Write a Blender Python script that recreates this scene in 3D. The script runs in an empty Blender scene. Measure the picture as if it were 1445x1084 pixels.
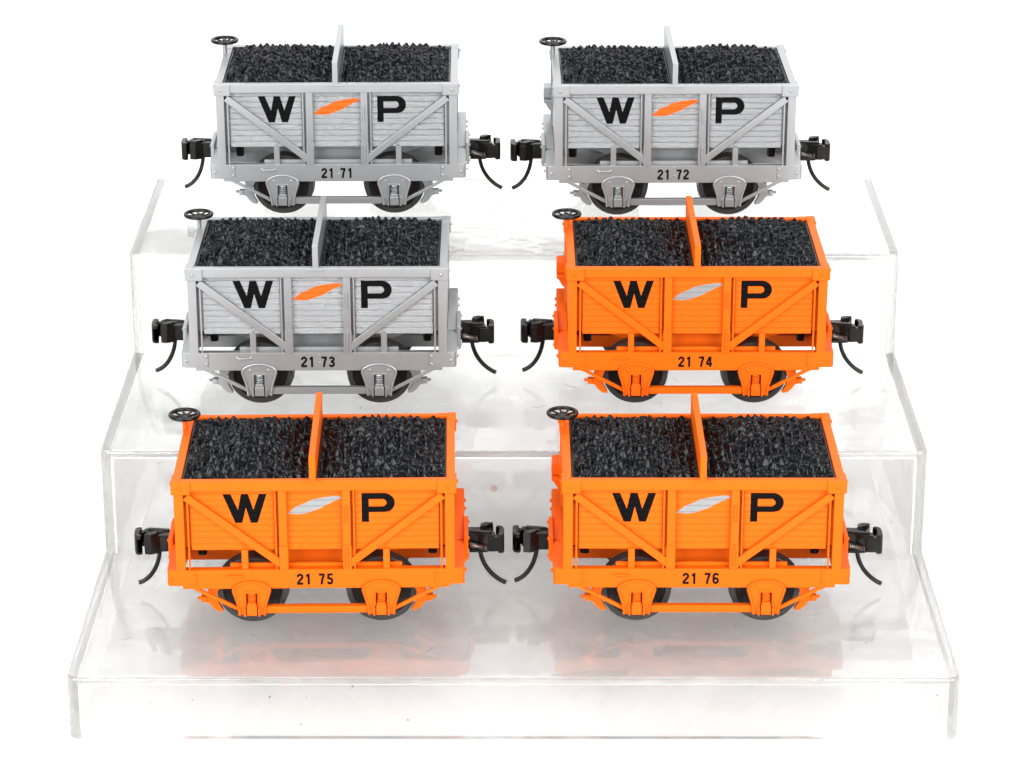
import bpy, bmesh, math, random
import numpy as np
from mathutils import Matrix, Vector

U = 0.0011                       # one drawing unit in metres
SC = bpy.context.scene
COL = SC.collection
PI = math.pi
DEP = 42.63                      # depth of a car over its top rail
HY = DEP / 2

# ------------------------------------------------------------------ materials
def new_mat(name):
    m = bpy.data.materials.new(name); m.use_nodes = True
    nt = m.node_tree
    return m, nt, nt.nodes['Principled BSDF']

def N(nt, kind, **kw):
    n = nt.nodes.new(kind)
    for k, v in kw.items():
        if k in n.inputs: n.inputs[k].default_value = v
        else: setattr(n, k, v)
    return n

def obj_coords(nt, scale):
    tc = N(nt, 'ShaderNodeTexCoord')
    mp = N(nt, 'ShaderNodeMapping')
    mp.inputs['Scale'].default_value = scale
    nt.links.new(tc.outputs['Object'], mp.inputs['Vector'])
    return mp.outputs['Vector']

def bump(nt, bs, hsock, strength, dist):
    b = N(nt, 'ShaderNodeBump', Strength=strength, Distance=dist)
    nt.links.new(hsock, b.inputs['Height'])
    nt.links.new(b.outputs['Normal'], bs.inputs['Normal'])
    return b

def paint(name, col, rough=.38, metal=0., spec=.5, var=.05, grain=0., fine=.04, coat=0.):
    m, nt, bs = new_mat(name)
    bs.inputs['Roughness'].default_value = rough
    bs.inputs['Metallic'].default_value = metal
    bs.inputs['Specular IOR Level'].default_value = spec
    bs.inputs['Coat Weight'].default_value = coat
    v = obj_coords(nt, (1 / U, 1 / U, 1 / U))
    n1 = N(nt, 'ShaderNodeTexNoise', Scale=.35, Detail=4., Roughness=.6)
    nt.links.new(v, n1.inputs['Vector'])
    cr = N(nt, 'ShaderNodeMapRange')
    cr.inputs['To Min'].default_value = 1 - var; cr.inputs['To Max'].default_value = 1 + var
    nt.links.new(n1.outputs['Fac'], cr.inputs['Value'])
    mx = N(nt, 'ShaderNodeMix', data_type='RGBA', blend_type='MULTIPLY')
    mx.inputs['Factor'].default_value = 1.
    mx.inputs['A'].default_value = (*col, 1)
    nt.links.new(cr.outputs['Result'], mx.inputs['B'])
    nt.links.new(mx.outputs['Result'], bs.inputs['Base Color'])
    n2 = N(nt, 'ShaderNodeTexNoise', Scale=7., Detail=3.)
    nt.links.new(v, n2.inputs['Vector'])
    if grain:
        # wood grain pressed into the planks: stretched, slightly wavy streaks
        vg = obj_coords(nt, (.8 / U, 1 / U, 4.6 / U))
        wv = N(nt, 'ShaderNodeTexNoise', Scale=1.0, Detail=3., Roughness=.55, Distortion=2.2)
        nt.links.new(vg, wv.inputs['Vector'])
        ad = N(nt, 'ShaderNodeMath', operation='MULTIPLY_ADD')
        nt.links.new(n2.outputs['Fac'], ad.inputs[0]); ad.inputs[1].default_value = .18
        nt.links.new(wv.outputs['Fac'], ad.inputs[2])
        bump(nt, bs, ad.outputs[0], grain, .8 * U)
    else:
        bump(nt, bs, n2.outputs['Fac'], fine, .12 * U)
    rr = N(nt, 'ShaderNodeMapRange')
    rr.inputs['To Min'].default_value = rough * .85; rr.inputs['To Max'].default_value = rough * 1.15
    nt.links.new(n1.outputs['Fac'], rr.inputs['Value'])
    nt.links.new(rr.outputs['Result'], bs.inputs['Roughness'])
    return m

OR = (.60, .088, .0015)
SV = (.232, .237, .241)
M = {
 'orange': paint('orange_paint', OR, .5, spec=.12, var=.03),
 'orange_planks': paint('orange_planks', OR, .5, spec=.12, var=.04, grain=.2),
 'silver': paint('silver_paint', (.288, .295, .30), .32, metal=.6, spec=.3, var=.03, fine=.12),
 'silver_planks': paint('silver_planks', SV, .32, metal=.7, spec=.4, var=.05, grain=.42),
 'black': paint('black_plastic', (.004, .0036, .0032), .25, spec=.22, var=.1),
 'coal': paint('coal_plastic', (.0022, .0025, .0034), .23, spec=.16, var=.2, fine=.03),
 'ink': paint('black_lettering', (.003, .003, .003), .5, spec=.035, var=.1, grain=.25),
 'ink_sill': paint('black_numerals', (.005, .004, .004), .5, spec=.06),
 'feather_orange': paint('feather_orange', (.62, .085, .008), .45, spec=.12, var=.02, grain=.1),
 'feather_silver': paint('feather_silver', (.235, .24, .243), .45, metal=.4, spec=.2, var=.03, grain=.07),
 'tyre': paint('dark_steel', (.04, .038, .036), .38, metal=.4, spec=.3, var=.12),
 'web': paint('wheel_black', (.010, .007, .006), .36, spec=.25, var=.15),
 'spring': paint('spring_steel', (.22, .19, .17), .3, metal=.9),
}

# ------------------------------------------------------------------ mesh tools
def weigh_normals(me, cmin):
    """area-weighted corner normals: broad faces stay flat, small bevels carry the highlight"""
    nf = len(me.polygons); nv = len(me.vertices)
    fn = np.empty(nf * 3); me.polygons.foreach_get('normal', fn); fn = fn.reshape(-1, 3)
    fa = np.empty(nf); me.polygons.foreach_get('area', fa)
    lv = np.empty(len(me.loops), np.int64); me.loops.foreach_get('vertex_index', lv)
    lt = np.empty(nf, np.int64); me.polygons.foreach_get('loop_total', lt)
    lf = np.repeat(np.arange(nf), lt)
    order = np.argsort(lv, kind='stable'); out = np.zeros((len(lv), 3))
    st = np.searchsorted(lv[order], np.arange(nv + 1))
    for v in range(nv):
        ls = order[st[v]:st[v + 1]]; f = lf[ls]
        n = fn[f]; ok = (n @ n.T) > cmin
        out[ls] = (ok * fa[f][None, :]) @ n
    out /= np.maximum(np.linalg.norm(out, axis=1, keepdims=True), 1e-12)
    me.normals_split_custom_set(out.tolist())

class MB:
    """collects shapes (drawing units, car-centred) into one mesh"""
    def __init__(s): s.bm = bmesh.new()
    def _merge(s, b):
        me = bpy.data.meshes.new('tmp'); b.to_mesh(me); b.free()
        s.bm.from_mesh(me); bpy.data.meshes.remove(me)
    def box(s, x0, x1, y0, y1, z0, z1, bev=.1, seg=2, mtx=None):
        b = bmesh.new(); bmesh.ops.create_cube(b, size=1)
        for v in b.verts:
            v.co = Vector(((x0 + x1) / 2 + v.co.x * (x1 - x0), (y0 + y1) / 2 + v.co.y * (y1 - y0), (z0 + z1) / 2 + v.co.z * (z1 - z0)))
        if bev: bmesh.ops.bevel(b, geom=b.edges[:], offset=bev, segments=seg, affect='EDGES', profile=.5)
        if mtx is not None: b.transform(mtx)
        s._merge(b); return s
    def hexa(s, pts, bev=.08):
        """8 corners: 4 of the low-y face then 4 of the high-y face"""
        b = bmesh.new(); vs = [b.verts.new(p) for p in pts]
        for f in ((0, 1, 2, 3), (7, 6, 5, 4), (0, 4, 5, 1), (1, 5, 6, 2), (2, 6, 7, 3), (3, 7, 4, 0)):
            b.faces.new([vs[i] for i in f])
        bmesh.ops.recalc_face_normals(b, faces=b.faces[:])
        if bev: bmesh.ops.bevel(b, geom=b.edges[:], offset=bev, segments=2, affect='EDGES', profile=.5)
        s._merge(b); return s
    def prism(s, poly, a0, a1, axis='y', bev=.0, seg=2):
        """poly in (x,z) pulled along y, or in (x,y) pulled along z, or (y,z) along x"""
        b = bmesh.new()
        def P(p, a):
            return (p[0], a, p[1]) if axis == 'y' else ((p[0], p[1], a) if axis == 'z' else (a, p[0], p[1]))
        lo = [b.verts.new(P(p, a0)) for p in poly]; hi = [b.verts.new(P(p, a1)) for p in poly]
        n = len(poly)
        b.faces.new(lo); b.faces.new(hi[::-1])
        for i in range(n): b.faces.new([lo[i], hi[i], hi[(i + 1) % n], lo[(i + 1) % n]])
        bmesh.ops.recalc_face_normals(b, faces=b.faces[:])
        if bev:
            es = [e for e in b.edges if len(e.link_faces) == 2]
            bmesh.ops.bevel(b, geom=es, offset=bev, segments=seg, affect='EDGES', profile=.5, clamp_overlap=True)
        s._merge(b); return s
    def tube(s, pts, r, n=8, closed=False, cap=True):
        pts = [Vector(p) for p in pts]; k = len(pts); b = bmesh.new(); rings = []
        up = None
        for i, p in enumerate(pts):
            if closed: t = pts[(i + 1) % k] - pts[i - 1]
            else: t = pts[min(i + 1, k - 1)] - pts[max(i - 1, 0)]
            t.normalize()
            if up is None:
                up = t.orthogonal().normalized()
            up = (up - t * up.dot(t)).normalized(); w = t.cross(up)
            rr = r[i] if isinstance(r, (list, tuple)) else r
            rings.append([b.verts.new(p + (up * math.cos(2 * PI * j / n) + w * math.sin(2 * PI * j / n)) * rr) for j in range(n)])
        for i in range(k if closed else k - 1):
            A, B = rings[i], rings[(i + 1) % k]
            for j in range(n): b.faces.new([A[j], A[(j + 1) % n], B[(j + 1) % n], B[j]])
        if cap and not closed: b.faces.new(rings[0][::-1]); b.faces.new(rings[-1])
        bmesh.ops.recalc_face_normals(b, faces=b.faces[:])
        s._merge(b); return s
    def cyl(s, p0, p1, r0, r1=None, n=20):
        return s.tube([p0, p1], [r0, r0 if r1 is None else r1], n)
    def lathe(s, prof, c, axis='y', n=48):
        """prof: (radius, along) pairs, closed solid about the axis through c"""
        b = bmesh.new(); rings = []
        for r, a in prof:
            ring = []
            for j in range(n):
                q = 2 * PI * j / n
                d = (r * math.cos(q), a, r * math.sin(q)) if axis == 'y' else (r * math.cos(q), r * math.sin(q), a)
                ring.append(b.verts.new((c[0] + d[0], c[1] + d[1], c[2] + d[2])))
            rings.append(ring)
        for A, B in zip(rings, rings[1:]):
            for j in range(n): b.faces.new([A[j], A[(j + 1) % n], B[(j + 1) % n], B[j]])
        b.faces.new(rings[0]); b.faces.new(rings[-1][::-1])
        bmesh.ops.recalc_face_normals(b, faces=b.faces[:])
        s._merge(b); return s
    def rivet(s, x, y, z, r=.42, h=.26, d=(0, -1, 0)):
        """a domed head standing on a face that looks along d"""
        d = Vector(d); rot = d.to_track_quat('Z', 'Y').to_matrix().to_4x4()
        b = bmesh.new(); rings = []
        for a in (0, .35, .75, 1.15):
            rings.append([b.verts.new((r * math.cos(a) * math.cos(2 * PI * j / 12), r * math.cos(a) * math.sin(2 * PI * j / 12), h * math.sin(a) / math.sin(1.15) - .03)) for j in range(12)])
        for A, B in zip(rings, rings[1:]):
            for j in range(12): b.faces.new([A[j], A[(j + 1) % 12], B[(j + 1) % 12], B[j]])
        b.faces.new(rings[-1])
        b.transform(Matrix.Translation((x, y, z)) @ rot)
        s._merge(b); return s
    def mesh(s, name, m, sharp=50):
        me = bpy.data.meshes.new(name)
        for v in s.bm.verts: v.co *= U
        s.bm.to_mesh(me); s.bm.free()
        me.polygons.foreach_set('use_smooth', [True] * len(me.polygons))
        weigh_normals(me, math.cos(math.radians(sharp)))
        me.materials.append(m)
        return me

def link(name, data, parent=None, rot=0., loc=(0, 0, 0)):
    o = bpy.data.objects.new(name, data); COL.objects.link(o)
    if parent is not None: o.parent = parent
    o.location = [c * U for c in loc]; o.rotation_euler = (0, 0, rot)
    return o

CACHE = {}
def cached(key, fn):
    if key not in CACHE: CACHE[key] = fn()
    return CACHE[key]

Y = lambda y: y - HY             # y is measured from the front of the top rail

# ------------------------------------------------------------------ car pieces
PZ0, PZ1, NP = 20.3, 36.2, 10    # planked panels
PITCH = (PZ1 - PZ0) / NP
YP, YG, GW = 1.9, 2.06, .19      # plank face, groove depth, half groove width

def plank_profile():
    pr = [(PZ0, YP + .12), (PZ0 + .12, YP)]
    for i in range(1, NP):
        z = PZ0 + i * PITCH
        pr += [(z - GW, YP), (z - .03, YG), (z + .03, YG), (z + GW, YP)]
    pr += [(PZ1, YP)]
    return pr
PROF = plank_profile()
PROFZ = [p[0] for p in PROF]; PROFY = [p[1] for p in PROF]
def panel_y(z): return float(np.interp(z, PROFZ, PROFY))

def panel_mesh(x0, x1, m):
    poly = [(Y(y), z) for z, y in PROF] + [(Y(3.25), PZ1), (Y(3.25), PZ0)]
    return MB().prism(poly, x0, x1, 'x').mesh('side_panel', m, 20)

def decal_mesh(name, polys, m, lift=.035):
    """paint that follows the planks: outline(s) in (x,z) sliced into thin strips"""
    zs = sorted({round(p[1], 4) for po in polys for p in po} | {round(z, 4) for z in PROFZ})
    lo = min(p[1] for po in polys for p in po); hi = max(p[1] for po in polys for p in po)
    zs = [z for z in zs if lo <= z <= hi]
    zz = []
    for a, b in zip(zs, zs[1:]):
        k = max(1, int((b - a) / .12)); zz += [a + (b - a) * i / k for i in range(k)]
    zz.append(zs[-1])
    bm = bmesh.new()
    def cuts(z):
        xs = []
        for po in polys:
            for p, q in zip(po, po[1:] + po[:1]):
                if (p[1] <= z) != (q[1] <= z):
                    xs.append((p, q))
        return xs
    for a, b in zip(zz, zz[1:]):
        if b - a < 1e-5: continue
        mid = (a + b) / 2
        seg = sorted(cuts(mid), key=lambda e: e[0][0] + (e[1][0] - e[0][0]) * (mid - e[0][1]) / (e[1][1] - e[0][1]))
        def X(e, z): return e[0][0] + (e[1][0] - e[0][0]) * (z - e[0][1]) / (e[1][1] - e[0][1])
        for l, r in zip(seg[::2], seg[1::2]):
            ya, yb = Y(panel_y(a) - lift), Y(panel_y(b) - lift)
            q = [(X(l, a), ya, a), (X(r, a), ya, a), (X(r, b), yb, b), (X(l, b), yb, b)]
            bm.faces.new([bm.verts.new(v) for v in q])
    bmesh.ops.remove_doubles(bm, verts=bm.verts[:], dist=1e-4)
    bmesh.ops.dissolve_degenerate(bm, edges=bm.edges[:], dist=1e-5)
    # give the paint film its thickness
    r = bmesh.ops.extrude_face_region(bm, geom=bm.faces[:])
    for v in [g for g in r['geom'] if isinstance(g, bmesh.types.BMVert)]: v.co.y += lift * .8
    bmesh.ops.recalc_face_normals(bm, faces=bm.faces[:])
    s = MB(); s.bm.free(); s.bm = bm
    return s.mesh(name, m, 25)

LT, LB = 34.6, 27.3
W_OUT = [[(-21.45, LT), (-19.55, LT), (-17.95, 30.6), (-17.15, LT), (-15.45, LT), (-14.33, 30.6), (-13.0, LT), (-11.15, LT),
          (-13.4, LB), (-15.03, LB), (-16.08, 31.2), (-17.0, LB), (-18.65, LB)]]
def arc(cx, cz, r, a0, a1, n):
    return [(cx + r * math.cos(math.radians(a0 + (a1 - a0) * i / n)), cz + r * math.sin(math.radians(a0 + (a1 - a0) * i / n))) for i in range(n + 1)]
P_OUT = [[(11.05, LB), (11.05, LT), (16.4, LT)] + arc(16.45, LT - 2.42, 2.42, 88, -88, 16) + [(12.75, LT - 4.84), (12.75, LB)],
         [(12.75, LT - 1.5), (16.0, LT - 1.5)] + arc(16.0, LT - 2.42, .92, 88, -88, 10) + [(12.75, LT - 3.34)]]
FEATHER = [[(-6.4, 29.55), (-5.6, 30.25), (-4.5, 31.2), (-3.8, 31.55), (-2.9, 31.95), (-2.2, 32.2), (-1.6, 32.62), (-.6, 33.05), (.4, 33.3), (2.2, 33.72),
            (3.3, 33.78), (4.2, 34.0), (5.3, 34.02), (5.95, 33.88), (6.35, 33.5), (5.95, 33.2), (5.0, 32.85), (4.3, 32.62), (3.5, 32.05), (2.6, 31.72),
            (1.95, 31.2), (.9, 30.65), (0., 30.42), (-.9, 30.0), (-2.4, 29.52), (-3.2, 29.5), (-3.9, 29.36), (-5.0, 29.55)]]

def rim_mesh(m):
    s = MB()
    s.box(-33, 33, Y(.3), Y(2.15), 36.0, 38.5, .14)
    s.box(-33, 33, Y(DEP - 2.15), Y(DEP - .3), 36.0, 38.5, .14)
    for k in (-1, 1):
        a, b = sorted((k * 31.0, k * 33.0))
        s.box(a, b, Y(2.1), Y(DEP - 2.1), 36.02, 38.48, .12)
    # little pad under the divider board
    s.box(-2.4, 1.9, Y(.05), Y(.5), 37.75, 38.3, .1)
    return s.mesh('top_rail', m)

def corner_plate_mesh(m, k):
    s = MB()
    a, b = sorted((k * 28.85, k * 33.3)); s.box(a, b, Y(-.08), Y(.6), 35.3, 38.46, .12)
    a, b = sorted((k * 32.7, k * 33.36)); s.box(a, b, Y(.1), Y(4.6), 35.32, 38.44, .12)
    a, b = sorted((k * 31.2, k * 33.3)); s.box(a, b, Y(.0), Y(4.5), 38.3, 38.62, .1)
    s.rivet(k * 31.4, Y(-.08), 36.85, .5, .32)
    s.rivet(k * 33.36, Y(2.6), 37.3, .5, .42, (k, 0, 0))
    return s.mesh('corner_plate', m)

def corner_post_mesh(m, k):
    s = MB()
    a, b = sorted((k * 30.62, k * 32.85)); s.box(a, b, Y(.72), Y(1.75), 15.45, 36.1, .1)
    a, b = sorted((k * 31.7, k * 32.85)); s.box(a, b, Y(1.7), Y(4.2), 15.4, 36.1, .1)
    return s.mesh('corner_post', m)

def side_post_mesh(m, k):
    s = MB()
    a, b = sorted((k * 6.5, k * 8.42)); s.box(a, b, Y(.72), Y(2.4), 15.45, 36.1, .1)
    s.box(a - .08, b + .08, Y(.62), Y(1.6), 15.5, 21.6, .1)
    if k > 0:
        s.box(7.15, 7.62, Y(.3), Y(.9), 27.6, 32.0, .15); s.box(7.2, 7.72, Y(.2), Y(.8), 16.2, 21.1, .15)
    s.rivet(k * 7.45, Y(.66), 21.75, .32, .3)
    return s.mesh('side_post', m)

def brace_mesh(m, k):
    s = MB()
    p0 = Vector((-30.3, 34.55)); p1 = Vector((-8.3, 17.15))
    d = (p1 - p0).normalized(); n = Vector((-d.y, d.x)) * .92
    c = [p0 - n, p0 + n, p1 + n, p1 - n]
    # cut square against the posts
    sl = d.y / d.x
    def at(p, x): return (x, p.y + (x - p.x) * sl)
    q = [at(p0 - n, -30.75), at(p0 + n, -29.3), at(p1 + n, -8.3), at(p1 - n, -8.3)]
    q = [(x * (1 if k < 0 else -1), max(z, 15.5)) for x, z in q]
    s.prism([(x, z) for x, z in q], Y(.8), Y(1.85), 'y', .1)
    return s.mesh('diagonal_brace', m)

def stub_mesh(m, k):
    a, b = sorted((k * 15.95, k * 17.45))
    return MB().box(a, b, Y(1.3), Y(2.7), 15.3, 20.6, .1).rivet(k * 16.7, Y(1.9), 21.1, .35, .3).mesh('short_post', m)

def rods_mesh(m, k, x):
    return MB().box(k * x - .22, k * x + .22, Y(1.15), Y(1.6), 15.3, 36.2, .08).mesh('hinge_rod', m)

def sill_mesh(m, silver):
    s = MB()
    s.box(-31.55, 31.55, Y(.95), Y(2.9), 10.63, 15.55, .14)
    # inner ledge over the wheels
    s.box(-20.3, 20.3, Y(2.95), Y(3.7), 14.6, 16.35, .1)
    for k in (-1, 1):
        s.rivet(k * 33.75, Y(.72), 13.45, .48, .3)
        s.rivet(k * 28.75, Y(.72), 14.62, .46, .3); s.rivet(k * 28.75, Y(.72), 12.5, .46, .3)
    if silver:
        s.rivet(.15, Y(.95), 15.0, .3, .22); s.rivet(.15, Y(.95), 12.75, .34, .24)
    return s.mesh('side_sill', m)

def grab_mesh(m):
    s = MB()
    s.tube([(-20.9, Y(.95), 14.1), (-20.75, Y(.55), 14.1), (-20.4, Y(.42), 14.1), (-17.85, Y(.42), 14.1), (-17.5, Y(.55), 14.1), (-17.35, Y(.95), 14.1)], .26, 8)
    s.rivet(-20.9, Y(.95), 14.1, .42, .2); s.rivet(-17.35, Y(.95), 14.1, .42, .2)
    return s.mesh('grab_handle', m)

def end_beam_mesh(m, k):
    r = 1.0
    pl = [(28.15, .72), (35.15 - r, .72)] + [(35.15 - r + r * math.sin(a), .72 + r - r * math.cos(a)) for a in (.4, .8, 1.2, PI / 2)]
    pl += [(x, DEP - y) for x, y in pl[::-1]]
    pl += [(28.15, DEP - 1.3), (31.7, DEP - 1.3), (31.7, 1.3), (28.15, 1.3)]
    s = MB().prism([(k * x, Y(y)) for x, y in pl], 11.55, 15.58, 'z', .12)
    # raised rear half of the deck, its low pad and the coupler plate
    def ramp(x0, x1, y0, z0, y1, z1, zb, bev=.12):
        p = [(x0, y0, zb), (x1, y0, zb), (x1, y0, z0), (x0, y0, z0), (x0, y1, zb), (x1, y1, zb), (x1, y1, z1), (x0, y1, z1)]
        s.hexa([(k * a, Y(b), c) for a, b, c in p], bev)
    ramp(32.6, 35.2, 26.8, 16.6, 41.2, 18.9, 15.3, .3)
    ramp(32.6, 35.5, 17.0, 15.9, 26.85, 17.1, 14.5, .12)
    a, b = sorted((k * 34.9, k * 36.1)); s.box(a, b, Y(15.2), Y(27.4), 11.0, 17.4, .25)
    for y, z in ((33.0, 16.9), (38.0, 16.9), (6.5, 12.6), (12., 12.6)):
        s.rivet(k * 35.15, Y(y), z, .5, .55, (k, 0, 0))
    for y, z in ((16.4, 16.4), (26.2, 16.4), (16.4, 12.), (26.2, 12.)):
        s.rivet(k * 36.1, Y(y), z, .45, .35, (k, 0, 0))
    return s.mesh('end_beam', m)

PX = 15.34
def pedestal_mesh(m, c):
    """horn plate hung from the sill round one axle end"""
    s = MB()
    right = [(.0, 12.6)] + [(4.45 * math.sin(a), 10.2 + 2.4 * math.cos(a)) for a in (.35, .7, 1.0, 1.25)] + [(4.35, 10.35), (3.95, 9.0), (3.35, 7.0), (3.05, 5.4), (2.95, 4.0)]
    def put(poly, a, b, bev=.06): s.prism([(c + x, z) for x, z in poly], Y(a), Y(b), 'y', bev)
    up = [p for p in right if p[1] >= 9.9]
    xm = up[-1][0]
    put([(-x, z) for x, z in up[::-1]] + up[1:] + [(xm - .1, 9.75), (-xm + .1, 9.75)], .5, .95)
    low = [p for p in right if p[1] < 9.9]
    put([(1.45, 9.8), (4.2, 9.8)] + low + [(1.45, 4.0)], .5, .94)
    put([(-1.45, 9.8), (-1.45, 4.0)] + [(-x, z) for x, z in low[::-1]] + [(-4.2, 9.8)], .5, .94)
    path = [(-x, z) for x, z in right[::-1]] + right[1:]
    s.tube([(c + x, Y(.42), z) for x, z in path], .30, 10)
    # window frame and guides
    s.box(c - 1.75, c + 1.75, Y(.28), Y(.8), 9.65, 10.1, .1)
    for k in (-1, 1):
        a, b = sorted((k * 1.35, k * 1.75)); s.box(c + a, c + b, Y(.25), Y(.9), 6.6, 9.9, .08)
        a, b = sorted((k * 1.45, k * 1.95)); s.box(c + a, c + b, Y(-.1), Y(.9), 3.8, 5.9, .1)
        q = [(1.4, 7.0), (2.3, 5.9), (2.3, 5.5), (1.4, 6.3)]
        s.prism([(c + k * x, z) for x, z in q], Y(-.05), Y(.7), 'y', .06)
        s.rivet(c + k * 2.35, Y(.5), 10.95, .42, .28)
    return s.mesh('axle_pedestal', m)

def spring_mesh(m, c):
    s = MB(); pts = []
    for i in range(97):
        a = i / 96 * 4.5 * 2 * PI
        pts.append((c + .85 * math.cos(a), Y(1.25) + .62 * math.sin(a), 7.1 + i / 96 * 2.7))
    s.tube(pts, .24, 6)
    s.box(c - 1.5, c + 1.5, Y(2.1), Y(2.3), 7, 10, 0)
    return s.mesh('spring', m)

def journal_mesh(m, c):
    s = MB()
    s.hexa([(c - 1.2, Y(-.35), 4.1), (c + 1.2, Y(-.35), 4.1), (c + 1.2, Y(-.35), 6.4), (c - 1.2, Y(-.35), 6.4),
            (c - 1.35, Y(2.6), 4.1), (c + 1.35, Y(2.6), 4.1), (c + 1.35, Y(2.6), 7.5), (c - 1.35, Y(2.6), 7.5)], .14)
    s.box(c - 1.0, c + 1.0, Y(-.2), Y(1.3), 6.3, 7.3, .2)
    return s.mesh('journal_box', m)

def tie_mesh(m):
    return MB().box(-12.6, 12.6, Y(.75), Y(2.3), 4.25, 6.05, .1).mesh('tie_bar', m)

def strut_mesh(m, k):
    s = MB()
    q = [(-29.6, 10.75), (-28.0, 10.75), (-18.1, 5.5), (-18.1, 4.45)]
    s.prism([(x * -k, z) for x, z in q], Y(1.0), Y(1.75), 'y', .08)
    return s.mesh('diagonal_strut', m)

def shoe_mesh(m, k):
    s = MB()
    q = [(-25.3, 9.4), (-24.3, 9.9), (-22.9, 9.95), (-23.6, 8.6), (-23.85, 7.0), (-23.3, 5.3), (-22.4, 3.7), (-22.7, 3.3), (-23.9, 3.6), (-24.9, 4.4), (-25.7, 5.6), (-26.9, 6.1), (-27.1, 7.2), (-25.6, 7.5)]
    s.prism([(x * -k, z) for x, z in q], Y(3.6), Y(5.0), 'y', .15)
    s.box(*sorted((-k * -26.3, -k * -27.6)), Y(3.3), Y(5.2), 6.0, 7.4, .15)
    s.cyl((-k * -27.5, Y(4.2), 6.8), (-k * -28.5, Y(4.2), 6.9), .42, n=6)
    s.cyl((-k * -25.5, Y(4.2), 7.2), (-k * -25.4, Y(4.0), 11.5), .5, n=12)
    return s.mesh('brake_shoe', m)

AX = 8.72
def wheel_mesh(c):
    s = MB()
    y0 = Y(4.4)
    pr = [(6.7, 1.2), (6.95, .12), (7.15, 0), (8.2, 0), (8.36, .14), (8.44, 2.3), (8.6, 2.6), (8.71, 3.0), (8.6, 3.4), (6.9, 3.5), (6.7, 2.6)]
    return s.lathe([(r, y0 + a) for r, a in pr], (c, 0, AX)).mesh('wheel', M['tyre'], 30)
def disc_mesh(c):
    s = MB(); y0 = Y(4.4)
    pr = [(1.6, .1), (2.1, .35), (2.4, .9), (4.2, 1.25), (6.0, 1.0), (6.85, .75), (6.85, 2.8), (2.4, 2.8)]
    return s.lathe([(r, y0 + a) for r, a in pr], (c, 0, AX)).mesh('wheel_disc', M['web'], 40)
def axle_mesh(c):
    return MB().cyl((c, Y(3.0), AX), (c, Y(DEP - 3.0), AX), .8).mesh('axle', M['web'])

def body_mesh(m):
    s = MB()
    for a, b in ((3.3, 4.2), (DEP - 4.2, DEP - 3.3)): s.box(-32.0, 32.0, Y(a), Y(b), 20.6, 37.2, .05)
    for k in (-1, 1):
        a, b = sorted((k * 31.4, k * 32.55)); s.box(a, b, Y(3.0), Y(DEP - 3.0), 15.4, 37.0, .08)
        for i in range(1, 9):
            z = 16 + i * 2.3
            a, b = sorted((k * 32.4, k * 32.62)); s.box(a, b, Y(4.4), Y(DEP - 4.4), z - 1.08, z + 1.08, .08)
    s.box(-31.5, 31.5, Y(4.0), Y(DEP - 4.0), 20.7, 21.5, 0)
    return s.mesh('body', m)

def hopper_mesh(m):
    s = MB()
    t = [(-29, 6.2), (29, 6.2), (29, DEP - 6.2), (-29, DEP - 6.2)]; l = [(-10, 11), (10, 11), (10, DEP - 11), (-10, DEP - 11)]
    b = bmesh.new()
    lo = [b.verts.new((x, Y(y), 13.2)) for x, y in l]; hi = [b.verts.new((x, Y(y), 20.9)) for x, y in t]
    b.faces.new(lo[::-1]); b.faces.new(hi)
    for i in range(4): b.faces.new([lo[i], lo[(i + 1) % 4], hi[(i + 1) % 4], hi[i]])
    bmesh.ops.recalc_face_normals(b, faces=b.faces[:])
    s._merge(b)
    s.box(-9, 9, Y(8.2), Y(9.2), 12.6, 20.9, .1)     # discharge door between the posts
    return s.mesh('hopper', m)

def centre_sill_mesh(m):
    return MB().box(-32.5, 32.5, Y(15), Y(27), 11.8, 15.0, .1).mesh('centre_sill', m)

def stop_mesh(k):
    return MB().cyl((k * 27.6, Y(11.5), 20.6), (k * 27.5, Y(11.5), 15.1), 1.28, 1.05, 24).mesh('bump_stop', M['black'])

def divider_mesh(m):
    return MB().box(-1.0, .5, Y(.35), Y(DEP - 1.1), 37.9, 44.6, .12).mesh('divider_board', m)

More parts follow.
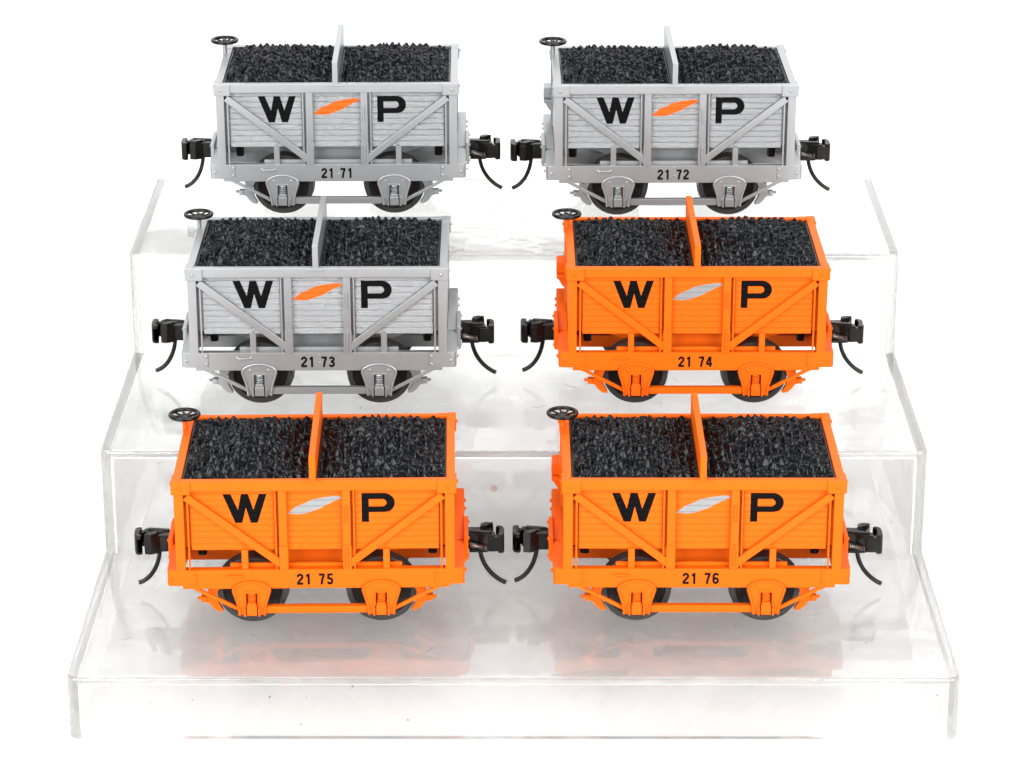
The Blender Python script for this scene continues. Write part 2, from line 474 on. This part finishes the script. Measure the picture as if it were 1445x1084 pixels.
# ---- coal: one moulded load per half, a relief of angular lumps
def coal_mesh(x0, x1, seed):
    rnd = np.random.RandomState(seed)
    y0, y1 = 2.18, 40.45
    st = .15
    nx = int((x1 - x0) / st) + 1; ny = int((y1 - y0) / st) + 1
    X, YY = np.meshgrid(np.linspace(x0, x1, nx), np.linspace(y0, y1, ny))
    u = (X - x0) / (x1 - x0) * 2 - 1; v = (YY - y0) / (y1 - y0) * 2 - 1
    dome = (1 - np.abs(u) ** 3.2) * (1 - np.abs(v) ** 3.0)
    base = 38.0 + 3.3 * dome + .35 * np.sin(u * 2.3 + seed) * (1 - u * u) * (1 - v * v)
    Z = base - 1.3
    pitch = 1.92
    cx = np.arange(x0 + .5, x1 - .3, pitch)
    for pas in range(2):
        for i, a in enumerate(cx):
            for bq in np.arange(y0 + .5 + (i % 2) * pitch / 2 + pas * .6, y1 - .3, pitch * 1.12):
                px = min(max(a + rnd.normal(0, .24) + pas * .65, x0 + .35), x1 - .35); py = min(max(bq + rnd.normal(0, .3), y0 + .35), y1 - .35)
                r = rnd.uniform(.92, 1.3); h = rnd.uniform(1.7, 2.9) * (1 if pas == 0 else .5)
                i0 = max(0, int((px - 2.2 - x0) / st)); i1 = min(nx, int((px + 2.2 - x0) / st) + 2)
                j0 = max(0, int((py - 2.2 - y0) / st)); j1 = min(ny, int((py + 2.2 - y0) / st) + 2)
                if i1 <= i0 or j1 <= j0: continue
                dx = X[j0:j1, i0:i1] - px; dy = YY[j0:j1, i0:i1] - py
                k = rnd.randint(4, 7); ph = rnd.uniform(0, 6.28)
                f = np.full(dx.shape, 9.)
                for q in range(k):
                    an = ph + q * 2 * PI / k + rnd.normal(0, .3)
                    slope = h / r * rnd.uniform(.75, 1.7)
                    f = np.minimum(f, h * rnd.uniform(.9, 1.15) - slope * (dx * math.cos(an) + dy * math.sin(an)))
                # a tilted, chipped top
                tx, ty = rnd.normal(0, .55, 2)
                f = np.minimum(f, h * .72 + tx * dx + ty * dy)
                b0 = base[min(ny - 1, int((py - y0) / st)), min(nx - 1, int((px - x0) / st))] - 1.15
                Z[j0:j1, i0:i1] = np.maximum(Z[j0:j1, i0:i1], b0 + np.where(f > -.4, f, -9))
    for _ in range(2):
        Q = np.pad(Z, 1, mode='edge')
        Z = (Q[:-2, 1:-1] + Q[2:, 1:-1] + Q[1:-1, :-2] + Q[1:-1, 2:] + 2 * Z) / 6
    edge = np.minimum.reduce([X - x0, x1 - X, YY - y0, y1 - YY])
    Z = np.where(edge < .6, 37.9, Z)
    Z = np.minimum(Z, 37.9 + np.maximum(edge - .35, 0) * 3.4)
    co = np.stack([X, YY - HY, Z], -1).reshape(-1, 3)
    idx = np.arange(nx * ny).reshape(ny, nx)
    quads = np.stack([idx[:-1, :-1], idx[:-1, 1:], idx[1:, 1:], idx[1:, :-1]], -1).reshape(-1, 4)
    ring = np.concatenate([idx[0, :], idx[1:, -1], idx[-1, -2::-1], idx[-2:0:-1, 0]])
    low = co[ring].copy(); low[:, 2] = 37.0
    n0 = len(co); co = np.concatenate([co, low])
    m_ = len(ring); lo = n0 + np.arange(m_)
    skirt = np.stack([ring, lo, np.roll(lo, -1), np.roll(ring, -1)], -1)
    me = bpy.data.meshes.new('coal_load')
    me.from_pydata((co * U).tolist(), [], quads.tolist() + skirt.tolist() + [lo[::-1].tolist()])
    me.polygons.foreach_set('use_smooth', [True] * len(me.polygons))
    me.materials.append(M['coal'])
    return me

# ---- coupler, brake gear
def coupler_mesh():
    """head and shank of the right-hand coupler, at the car's centre line; turned round for the other end"""
    s = MB()
    s.box(35.6, 39.3, -1.7, 1.9, 12.0, 16.3, .15)
    body = [(38.6, -2.0), (40.2, -2.6), (42.6, -2.9), (42.6, -1.0), (41.9, -.5), (41.0, .2), (41.6, 1.5), (42.3, 2.7), (40.6, 3.1), (38.4, 1.9)]
    s.prism(body, 11.7, 16.2, 'z', .15)
    s.prism([(38.9, .4), (40.7, 1.1), (42.2, 2.7), (40.5, 3.1), (39.2, 2.3)], 15.9, 17.1, 'z', .12)
    s.prism([(36.4, -1.4), (38.9, -1.9), (41.3, -2.3), (41.8, -1.6), (39.5, -.9), (36.4, -.6)], 15.6, 16.7, 'z', .12)
    s.lathe([(.62, 16.2), (.62, 16.55), (.42, 16.6)], (38.6, -.1, 0), 'z', 16)
    s.box(36.3, 40.8, -2.5, -1.5, 11.4, 12.2, .12)
    return s.mesh('coupler', M['black'])
def knuckle_mesh():
    s = MB()
    k = [(40.9, -3.15), (44.2, -3.2), (44.75, -2.8), (44.85, .6), (44.6, 1.8), (44.0, 2.5), (43.1, 2.5), (42.75, 1.8), (43.35, 1.3), (43.6, .4), (43.5, -.6), (43.2, -1.3), (42.2, -1.6), (40.9, -1.9)]
    s.prism(k, 11.9, 15.7, 'z', .2)
    s.prism([(43.25, -3.0), (44.2, -3.2), (44.8, -2.7), (44.85, .6), (44.6, 1.8), (44.0, 2.5), (43.1, 2.5), (42.75, 1.8), (43.35, 1.3), (43.6, .4), (43.5, -.6)], 11.4, 16.4, 'z', .2)
    return s.mesh('knuckle', M['black'])
def coupler_spring_mesh():
    s = MB(); pts = []
    for i in range(145):
        a = i / 144 * 10 * 2 * PI
        pts.append((36.4 + i / 144 * 4.2, -2.75 + .55 * math.cos(a), 13.6 - i / 144 * .9 + .6 * math.sin(a)))
    s.tube(pts, .12, 5)
    return s.mesh('coupler_spring', M['spring'])
def trip_pin_mesh(reach, bend, drop):
    pts = []
    for i in range(19):
        a = i / 18 * bend
        pts.append((38.9 + reach * (1 - math.cos(a)) / (1 - math.cos(bend)), -.6 + .3 * i / 18, 12.4 - drop * math.sin(a) / math.sin(bend)))
    return MB().tube(pts, .56, 14).mesh('trip_pin', M['black'])

BX, BY, BZ = -32.68, 33.6, 42.1
def brake_wheel_mesh():
    s = MB(); c = (BX, Y(BY), BZ)
    s.tube([(c[0] + 3.45 * math.cos(2 * PI * i / 48), c[1] + 3.45 * math.sin(2 * PI * i / 48), BZ) for i in range(48)], .50, 10, closed=True)
    for i in range(8):
        a = 2 * PI * i / 8 + .2
        s.tube([(c[0] + .6 * math.cos(a), c[1] + .6 * math.sin(a), BZ - .45), (c[0] + 2 * math.cos(a), c[1] + 2 * math.sin(a), BZ - .3), (c[0] + 3.3 * math.cos(a), c[1] + 3.3 * math.sin(a), BZ)], .27, 6)
    s.lathe([(.55, -.9), (1.25, -.6), (1.3, -.3), (.75, .0), (.5, .15), (.45, .35)], c, 'z', 20)
    return s.mesh('brake_wheel', M['black'])
def brake_post_mesh(m):
    s = MB().cyl((BX, Y(BY), 15.3), (BX, Y(BY), 41.3), .58, n=16)
    s.cyl((BX, Y(BY), 26.0), (BX, Y(BY), 26.9), .85, n=16)
    return s.mesh('brake_post', m)
def brake_step_mesh(m):
    s = MB().box(-35.2, -32.4, Y(34.6), Y(40.2), 25.2, 28.4, .25)
    s.box(-35.25, -32.4, Y(32.4), Y(40.2), 24.5, 25.2, .1)
    s.hexa([(-33.6, Y(33), 22.2), (-32.4, Y(33), 22.2), (-32.4, Y(33), 24.6), (-35, Y(33), 24.6), (-33.6, Y(40), 22.2), (-32.4, Y(40), 22.2), (-32.4, Y(40), 24.6), (-35, Y(40), 24.6)], .08)
    return s.mesh('brake_step', m)

# ---- road numbers: drawn as heavy condensed strokes
def stroke(pts, w):
    """outline polygon of a polyline of width w, square ends"""
    pts = [Vector(p) for p in pts]; L, R = [], []
    for i, p in enumerate(pts):
        a = (p - pts[i - 1]).normalized() if i else (pts[1] - p).normalized()
        b = (pts[i + 1] - p).normalized() if i < len(pts) - 1 else a
        t = (a + b).normalized(); n = Vector((-t.y, t.x)); k = w / 2 / max(.4, n.dot(Vector((-a.y, a.x))))
        L.append(p + n * k); R.append(p - n * k)
    return [(q.x, q.y) for q in L], [(q.x, q.y) for q in R]
def ell(cx, cy, rx, ry, a0, a1, n=14):
    return [(cx + rx * math.cos(math.radians(a0 + (a1 - a0) * i / n)), cy + ry * math.sin(math.radians(a0 + (a1 - a0) * i / n))) for i in range(n + 1)]
# digit cells are 1.75 wide and 2.85 high; strokes .52
GL = {
 '1': [[(.35, 2.15), (.95, 2.55)], [(.98, 0), (.98, 2.85)]],
 '2': [[(.28, 1.95)] + ell(.875, 2.02, .595, .57, 172, -28, 14) + [(.30, .5), (.30, .26)], [(.06, .26), (1.7, .26)]],
 '3': [ell(.84, 2.08, .56, .51, 165, -75, 14) + [(.62, 1.52)], [(.62, 1.52)] + ell(.84, .80, .62, .54, 78, -165, 16)],
 '4': [[(1.22, 0), (1.22, 2.85)], [(1.05, 2.75), (.22, .98)], [(.06, .84), (1.72, .84)]],
 '5': [[(1.58, 2.59), (.42, 2.59)], [(.46, 2.8), (.38, 1.38)], [(.36, 1.45), (.6, 1.66)] + ell(.84, .90, .60, .64, 95, -160, 16)],
 '6': [ell(.875, .86, .58, .60, 180, -180, 22), ell(.92, 2.0, .62, .59, 22, 178, 12) + [(.29, .9)]],
 '7': [[(.08, 2.59), (1.62, 2.59)], [(1.42, 2.5), (1.0, 1.5), (.72, 0)]],
}
def number_mesh(txt, m, w=.60):
    bm = bmesh.new(); x = 0; xs = []
    for ch in txt:
        if ch == ' ': x += 1.3; continue
        xs.append((ch, x)); x += 1.93
    off = -(x - .37) / 2 - .25
    for q, (ch, x0) in enumerate(xs):
        for si, st in enumerate(GL[ch]):
            L, R = stroke(st, w)
            yy = Y(.95) - .05 - .006 * si
            vl = [bm.verts.new((off + x0 + a * .9, yy, 11.62 + b)) for a, b in L]; vr = [bm.verts.new((off + x0 + a * .9, yy, 11.62 + b)) for a, b in R]
            wl = [bm.verts.new((v.co.x, Y(.95) + .02, v.co.z)) for v in vl]; wr = [bm.verts.new((v.co.x, Y(.95) + .02, v.co.z)) for v in vr]
            n = len(vl)
            for i in range(n - 1):
                bm.faces.new([vl[i], vl[i + 1], vr[i + 1], vr[i]])
                bm.faces.new([vl[i + 1], vl[i], wl[i], wl[i + 1]]); bm.faces.new([vr[i], vr[i + 1], wr[i + 1], wr[i]])
            bm.faces.new([vl[0], vr[0], wr[0], wl[0]]); bm.faces.new([vr[-1], vl[-1], wl[-1], wr[-1]])
    bmesh.ops.recalc_face_normals(bm, faces=bm.faces[:])
    s = MB(); s.bm.free(); s.bm = bm
    return s.mesh('road_number', m)

# ------------------------------------------------------------------ a car and its parts
def make_car(number, colour, feather, label, loc, rz):
    root = bpy.data.objects.new('ore_car', None); COL.objects.link(root)
    root.empty_display_size = .02
    root.location = [c * U for c in loc]; root.rotation_euler = (0, 0, rz)
    root['label'] = label; root['category'] = 'model railway car'; root['group'] = 'model ore cars on the display stand'
    m, mp = M[colour], M[colour + '_planks']
    def part(name, fn, *a, parent=root, rot=0., key=None):
        me = cached((name, colour, key, a if key is None else None), lambda: fn(*a))
        return link(name, me, parent, rot)
    def plain(name, fn, *a, parent=root, rot=0.):
        return link(name, cached((name, a), lambda: fn(*a)), parent, rot)
    part('body', body_mesh, m, key=1)
    part('hopper', hopper_mesh, m, key=1)
    part('centre_sill', centre_sill_mesh, m, key=1)
    part('top_rail', rim_mesh, m, key=1)
    part('divider_board', divider_mesh, m, key=1)
    plain('coal_load', coal_mesh, -30.95, -1.05, 3); plain('coal_load', coal_mesh, .55, 30.95, 8)
    for rot in (0., PI):
        for i, (a, b) in enumerate(((-29.15, -9.58), (-6.62, 6.62), (9.58, 29.15))):
            p = part('side_panel', panel_mesh, a, b, mp, key=(a, b), rot=rot)
            if i == 0: link('letter', cached('W', lambda: decal_mesh('letter', W_OUT, M['ink'])), p)
            if i == 1: link('feather_emblem', cached(('F', feather), lambda: decal_mesh('feather_emblem', FEATHER, M[feather])), p)
            if i == 2: link('letter', cached('P', lambda: decal_mesh('letter', P_OUT, M['ink'])), p)
        for k in (-1, 1):
            part('corner_plate', corner_plate_mesh, m, k, key=k, rot=rot)
            part('corner_post', corner_post_mesh, m, k, key=k, rot=rot)
            part('side_post', side_post_mesh, m, k, key=k, rot=rot)
            part('diagonal_brace', brace_mesh, m, k, key=k, rot=rot)
            part('short_post', stub_mesh, m, k, key=k, rot=rot)
            for x in (29.72, 9.22): part('hinge_rod', rods_mesh, m, k, x, key=(k, x), rot=rot)
            pd = part('axle_pedestal', pedestal_mesh, m, k * PX, key=k, rot=rot)
            part('spring', spring_mesh, m, k * PX, key=k, parent=pd)
            part('journal_box', journal_mesh, m, k * PX, key=k, parent=pd)
            part('diagonal_strut', strut_mesh, m, k, key=k, rot=rot)
            part('brake_shoe', shoe_mesh, m, k, key=k, rot=rot)
        sl = part('side_sill', sill_mesh, m, colour == 'silver', key=1, rot=rot)
        part('grab_handle', grab_mesh, m, key=1, parent=sl)
        link('road_number', cached(('num', number), lambda: number_mesh(number, M['ink_sill'])), sl)
        part('tie_bar', tie_mesh, m, key=1, rot=rot)
        cp = plain('coupler', coupler_mesh, rot=rot)
        plain('knuckle', knuckle_mesh, parent=cp); plain('coupler_spring', coupler_spring_mesh, parent=cp)
        plain('trip_pin', trip_pin_mesh, *((6.3, 1.12, 10.1) if rot == 0 else (5.4, 1.38, 9.6)), parent=cp)
    for k in (-1, 1):
        part('end_beam', end_beam_mesh, m, k, key=k)
        plain('bump_stop', stop_mesh, k)
        ax = plain('axle', axle_mesh, k * PX)
        for rot in (0., PI):
            kk = k if rot == 0 else -k
            w = plain('wheel', wheel_mesh, kk * PX, parent=ax, rot=rot)
            plain('wheel_disc', disc_mesh, kk * PX, parent=ax, rot=rot)
    bp = part('brake_post', brake_post_mesh, m, key=1)
    plain('brake_wheel', brake_wheel_mesh)
    part('brake_step', brake_step_mesh, m, key=1)
    return root

H1, H2, H3 = 15.78, 43.64, 71.88
D1, D2, D3 = 68.81, 137.55, 205.73
SW = 206.27
E_ = .03
make_car('21 71', 'silver', 'feather_orange', 'silver ore car numbered 21 71 with coal load, at the left of the top step', (-48.71, 188.77, H3 + E_), .0143)
make_car('21 72', 'silver', 'feather_orange', 'silver ore car numbered 21 72 with coal load, at the right of the top step', (43.65, 187.50, H3 + E_), .0110)
make_car('21 73', 'silver', 'feather_orange', 'silver ore car numbered 21 73 on the middle step beside an orange one', (-50.00, 117.22, H2 + E_), .0074)
make_car('21 74', 'orange', 'feather_silver', 'orange ore car numbered 21 74 on the middle step beside a silver one', (46.53, 117.44, H2 + E_), .0035)
make_car('21 75', 'orange', 'feather_silver', 'orange ore car numbered 21 75 with coal load, at the left of the lowest step', (-47.12, 46.72 - .6, H1 + E_), .0210)
make_car('21 76', 'orange', 'feather_silver', 'orange ore car numbered 21 76 with coal load, at the right of the lowest step', (44.55, 47.20 - .6, H1 + E_), -.0001)

# ------------------------------------------------------------------ the clear stepped stand
HAZE = (.07, .16)
def acrylic():
    m, nt, bs = new_mat('clear_acrylic')
    bs.inputs['Base Color'].default_value = (.985, .99, .985, 1)
    bs.inputs['Transmission Weight'].default_value = 1.
    bs.inputs['IOR'].default_value = 1.49
    v = obj_coords(nt, (1 / U, 1 / U, 1 / U))
    va = N(nt, 'ShaderNodeVolumeAbsorption', Density=36.)
    va.inputs['Color'].default_value = (.862, .86, .845, 1)
    nt.links.new(va.outputs[0], nt.nodes['Material Output'].inputs['Volume'])
    n1 = N(nt, 'ShaderNodeTexNoise', Scale=.05, Detail=5., Roughness=.6)
    nt.links.new(v, n1.inputs['Vector'])
    rr = N(nt, 'ShaderNodeMapRange')
    rr.inputs['From Min'].default_value = .35; rr.inputs['From Max'].default_value = .75
    rr.inputs['To Min'].default_value = .0; rr.inputs['To Max'].default_value = .15
    nt.links.new(n1.outputs['Fac'], rr.inputs['Value'])
    nt.links.new(rr.outputs['Result'], bs.inputs['Roughness'])
    n2 = N(nt, 'ShaderNodeTexNoise', Scale=.06, Detail=2.)
    nt.links.new(v, n2.inputs['Vector'])
    bump(nt, bs, n2.outputs['Fac'], .25, .6 * U)
    # scuffed, slightly dusty skin: uneven pale matt share, also standing in for light on treads
    n3 = N(nt, 'ShaderNodeTexNoise', Scale=.11, Detail=6., Roughness=.65, Distortion=.6)
    nt.links.new(v, n3.inputs['Vector'])
    hz = N(nt, 'ShaderNodeMapRange')
    hz.inputs['From Min'].default_value = .3; hz.inputs['From Max'].default_value = .7
    hz.inputs['To Min'].default_value = HAZE[0]; hz.inputs['To Max'].default_value = HAZE[1]
    nt.links.new(n3.outputs['Fac'], hz.inputs['Value'])
    di = N(nt, 'ShaderNodeBsdfDiffuse'); di.inputs['Color'].default_value = (.86, .86, .84, 1)
    tl = N(nt, 'ShaderNodeBsdfTranslucent'); tl.inputs['Color'].default_value = (.86, .86, .84, 1)
    m1 = N(nt, 'ShaderNodeMixShader'); m2 = N(nt, 'ShaderNodeMixShader')
    nt.links.new(di.outputs[0], m1.inputs[1]); nt.links.new(tl.outputs[0], m1.inputs[2])
    nt.links.new(hz.outputs['Result'], m2.inputs[0])
    nt.links.new(bs.outputs[0], m2.inputs[1]); nt.links.new(m1.outputs[0], m2.inputs[2])
    nt.links.new(m2.outputs[0], nt.nodes['Material Output'].inputs['Surface'])
    return m
def tier(name, x, y0, y1, z0, z1, rv, rt):
    """one box of the stand: upright front corners rounded to rv, top edges to rt"""
    b = bmesh.new(); bmesh.ops.create_cube(b, size=1)
    for v in b.verts: v.co = Vector((v.co.x * 2 * x, (y0 + y1) / 2 + v.co.y * (y1 - y0), (z0 + z1) / 2 + v.co.z * (z1 - z0)))
    up = [e for e in b.edges if abs(e.verts[0].co.z - e.verts[1].co.z) > 1 and e.verts[0].co.y < y0 + .1]
    bmesh.ops.bevel(b, geom=up, offset=rv, segments=7, affect='EDGES', profile=.5)
    top = [e for e in b.edges if min(v.co.z for v in e.verts) > z1 - .01]
    bmesh.ops.bevel(b, geom=top, offset=rt, segments=4, affect='EDGES', profile=.5)
    for v in b.verts: v.co *= U
    me = bpy.data.meshes.new(name); b.to_mesh(me); b.free()
    return link(name, me)
TH = 2.5
tiers = ((0, H1), (D1, H2), (D2, H3))
o1 = tier('display_stand', SW / 2, 0, D3, 0, H1, 2.6, .8)
ops = []
for q in (1, 2): ops.append((tier('tier_block', SW / 2 - .06 * q, tiers[q][0], D3 - .06 * q, 4 + q, tiers[q][1], 2.6, .8), 'UNION'))
for q in (0, 1, 2): ops.append((tier('tier_cut', SW / 2 - TH - .06 * q, tiers[q][0] + TH, D3 + 30 + q, -20 - q, tiers[q][1] - TH, 1.0, .35), 'DIFFERENCE'))
for ob, kind in ops:
    bo = o1.modifiers.new('shape', 'BOOLEAN'); bo.object = ob; bo.operation = kind; bo.solver = 'EXACT'
dg = bpy.context.evaluated_depsgraph_get()
me = bpy.data.meshes.new_from_object(o1.evaluated_get(dg))
o1.modifiers.clear(); o1.data = me
for ob, kind in ops: bpy.data.objects.remove(ob)
me.polygons.foreach_set('use_smooth', [True] * len(me.polygons)); me.set_sharp_from_angle(angle=math.radians(30))
me.materials.clear(); me.materials.append(acrylic())
stand = o1
stand['label'] = 'clear acrylic three-step display stand carrying all six ore cars'; stand['category'] = 'display stand'

def gate_mark(loc, d, r):
    m = CACHE.get('gate')
    if m is None:
        m = CACHE['gate'] = paint('frosted_mark', (.62, .60, .55), .6, spec=.3)
    s = MB(); s.lathe([(r * .7, 0), (r, .02), (r, .07), (r * .6, .1)], (0, 0, 0), 'z', 24)
    o = link('gate_mark', s.mesh('gate_mark', m), stand, 0, loc)
    o.rotation_euler = Vector(d).to_track_quat('Z', 'Y').to_euler()
gate_mark((.2, 104.5, H2 - .01), (0, 0, 1), 1.15)
gate_mark((-4.9, D1 + .01, 33.6), (0, -1, 0), .85)

def dust():
    """specks and a few hairs lying on the treads and stuck to the risers"""
    rnd = random.Random(11); s = MB()
    treads = [(3, D1 - 2, H1), (D1 + 3, D2 - 2, H2), (D2 + 3, D3 - 4, H3)]
    for i in range(150):
        r = rnd.choice((.10, .12, .12, .15, .2, .28)); x = rnd.uniform(-98, 98)
        if i % 3:
            a, b, z = treads[i % 2 if rnd.random() < .8 else 2]
            s.lathe([(r * .7, 0), (r, r * .25), (r * .5, r * .5)], (x, rnd.uniform(a, b), z), 'z', 7)
        else:
            k = rnd.choice((0, 0, 1, 1, 2)); y = (0, D1, D2)[k]; z = rnd.uniform((2, H1 + 2, H2 + 2)[k], (H1, H2, H3)[k] - 2)
            s.lathe([(r * .5, -r * .5), (r, -r * .2), (r * .7, 0.01)], (x, y, z), 'y', 7)
    for i in range(16):
        a, b, z = treads[i % 2]; x = rnd.uniform(-95, 95); y = rnd.uniform(a, b); d = rnd.uniform(0, 6.28); pts = []
        for q in range(9):
            pts.append((x, y, z + .07 + .05 * math.sin(q)))
            x += .5 * math.cos(d); y += .5 * math.sin(d); d += rnd.gauss(0, .35)
            y = min(max(y, a - 2), b + 1)
        s.tube(pts, .035, 5)
    o = link('dust', s.mesh('dust', paint('grey_dust', (.16, .15, .14), .8, spec=.1)), stand)
    o['kind'] = 'stuff'
dust()

# ------------------------------------------------------------------ white sweep under and behind
def backdrop():
    m, nt, bs = new_mat('white_paper')
    bs.inputs['Base Color'].default_value = (.68, .68, .68, 1); bs.inputs['Roughness'].default_value = .7
    bs.inputs['Specular IOR Level'].default_value = .2
    pr = [(-700, 0), (700, 0)] + [(700 + 160 * math.sin(q), 160 - 160 * math.cos(q)) for q in [.9 * i / 8 for i in range(1, 9)]]
    b = bmesh.new()
    L = [b.verts.new((-1100 * U, y * U, (z - .1) * U)) for y, z in pr]; Rr = [b.verts.new((1100 * U, y * U, (z - .1) * U)) for y, z in pr]
    for k in range(len(pr) - 1): b.faces.new([L[k], Rr[k], Rr[k + 1], L[k + 1]])
    bmesh.ops.recalc_face_normals(b, faces=b.faces[:])
    me = bpy.data.meshes.new('backdrop'); b.to_mesh(me); b.free()
    me.polygons.foreach_set('use_smooth', [True] * len(me.polygons)); me.materials.append(m)
    o = link('backdrop', me); o['kind'] = 'structure'; o['label'] = 'seamless white paper sweep under and behind the stand'
    return o
backdrop()

# ------------------------------------------------------------------ studio light
w = bpy.data.worlds.new('World'); SC.world = w; w.use_nodes = True
w.node_tree.nodes['Background'].inputs['Color'].default_value = (1, 1, 1, 1)
w.node_tree.nodes['Background'].inputs['Strength'].default_value = .58
def softbox(name, loc, target, sx, sy, power, col=(1, 1, 1)):
    d = bpy.data.lights.new(name, 'AREA'); d.shape = 'RECTANGLE'; d.size = sx * U; d.size_y = sy * U; d.energy = power; d.color = col
    o = bpy.data.objects.new(name, d); COL.objects.link(o)
    o.location = [c * U for c in loc]
    o.rotation_euler = (Vector(target) - Vector(loc)).to_track_quat('-Z', 'Y').to_euler()
    return o
softbox('softbox', (-430, -560, 330), (-20, 90, 50), 520, 520, 12)
softbox('softbox', (430, -560, 330), (20, 90, 50), 520, 520, 12)
softbox('overhead_softbox', (0, 180, 620), (0, 110, 0), 560, 360, 4.3)
softbox('background_fill', (0, 470, 420), (0, 520, 0), 1000, 260, 1.9)  # unseen fill, added to bring the paper behind the stand up to white
softbox('rear_fill', (0, 580, 310), (0, 120, 40), 1150, 440, 2.1)  # added out of view: gives the treads white to mirror, brightens the inside

# ------------------------------------------------------------------ camera (fitted to the photograph)
cd = bpy.data.cameras.new('camera'); cam = bpy.data.objects.new('camera', cd); COL.objects.link(cam)
pt, yw, rl = .3721, -.0019, -.0002
f = Vector((math.sin(yw) * math.cos(pt), math.cos(yw) * math.cos(pt), -math.sin(pt)))
r = Vector((math.cos(yw), -math.sin(yw), 0)); u = r.cross(f)
r, u = r * math.cos(rl) + u * math.sin(rl), u * math.cos(rl) - r * math.sin(rl)
mw = Matrix((r, u, -f)).transposed().to_4x4()
mw.translation = Vector((.8446, -604.12, 324.23)) * U
cam.matrix_world = mw
cd.sensor_width = 36; cd.sensor_fit = 'HORIZONTAL'; cd.lens = 36 * 4141.07 / 1445
cd.clip_start = .01; cd.clip_end = 50
SC.camera = cam

SC.view_settings.view_transform = 'Standard'; SC.view_settings.look = 'None'
SC.view_settings.exposure = 0; SC.view_settings.gamma = 1
SC.render.engine = 'CYCLES'
cy = SC.cycles
cy.use_denoising = True
cy.max_bounces = 28; cy.transmission_bounces = 28; cy.glossy_bounces = 28; cy.diffuse_bounces = 5; cy.transparent_max_bounces = 16
cy.caustics_refractive = True; cy.caustics_reflective = True
cy.sample_clamp_indirect = 25
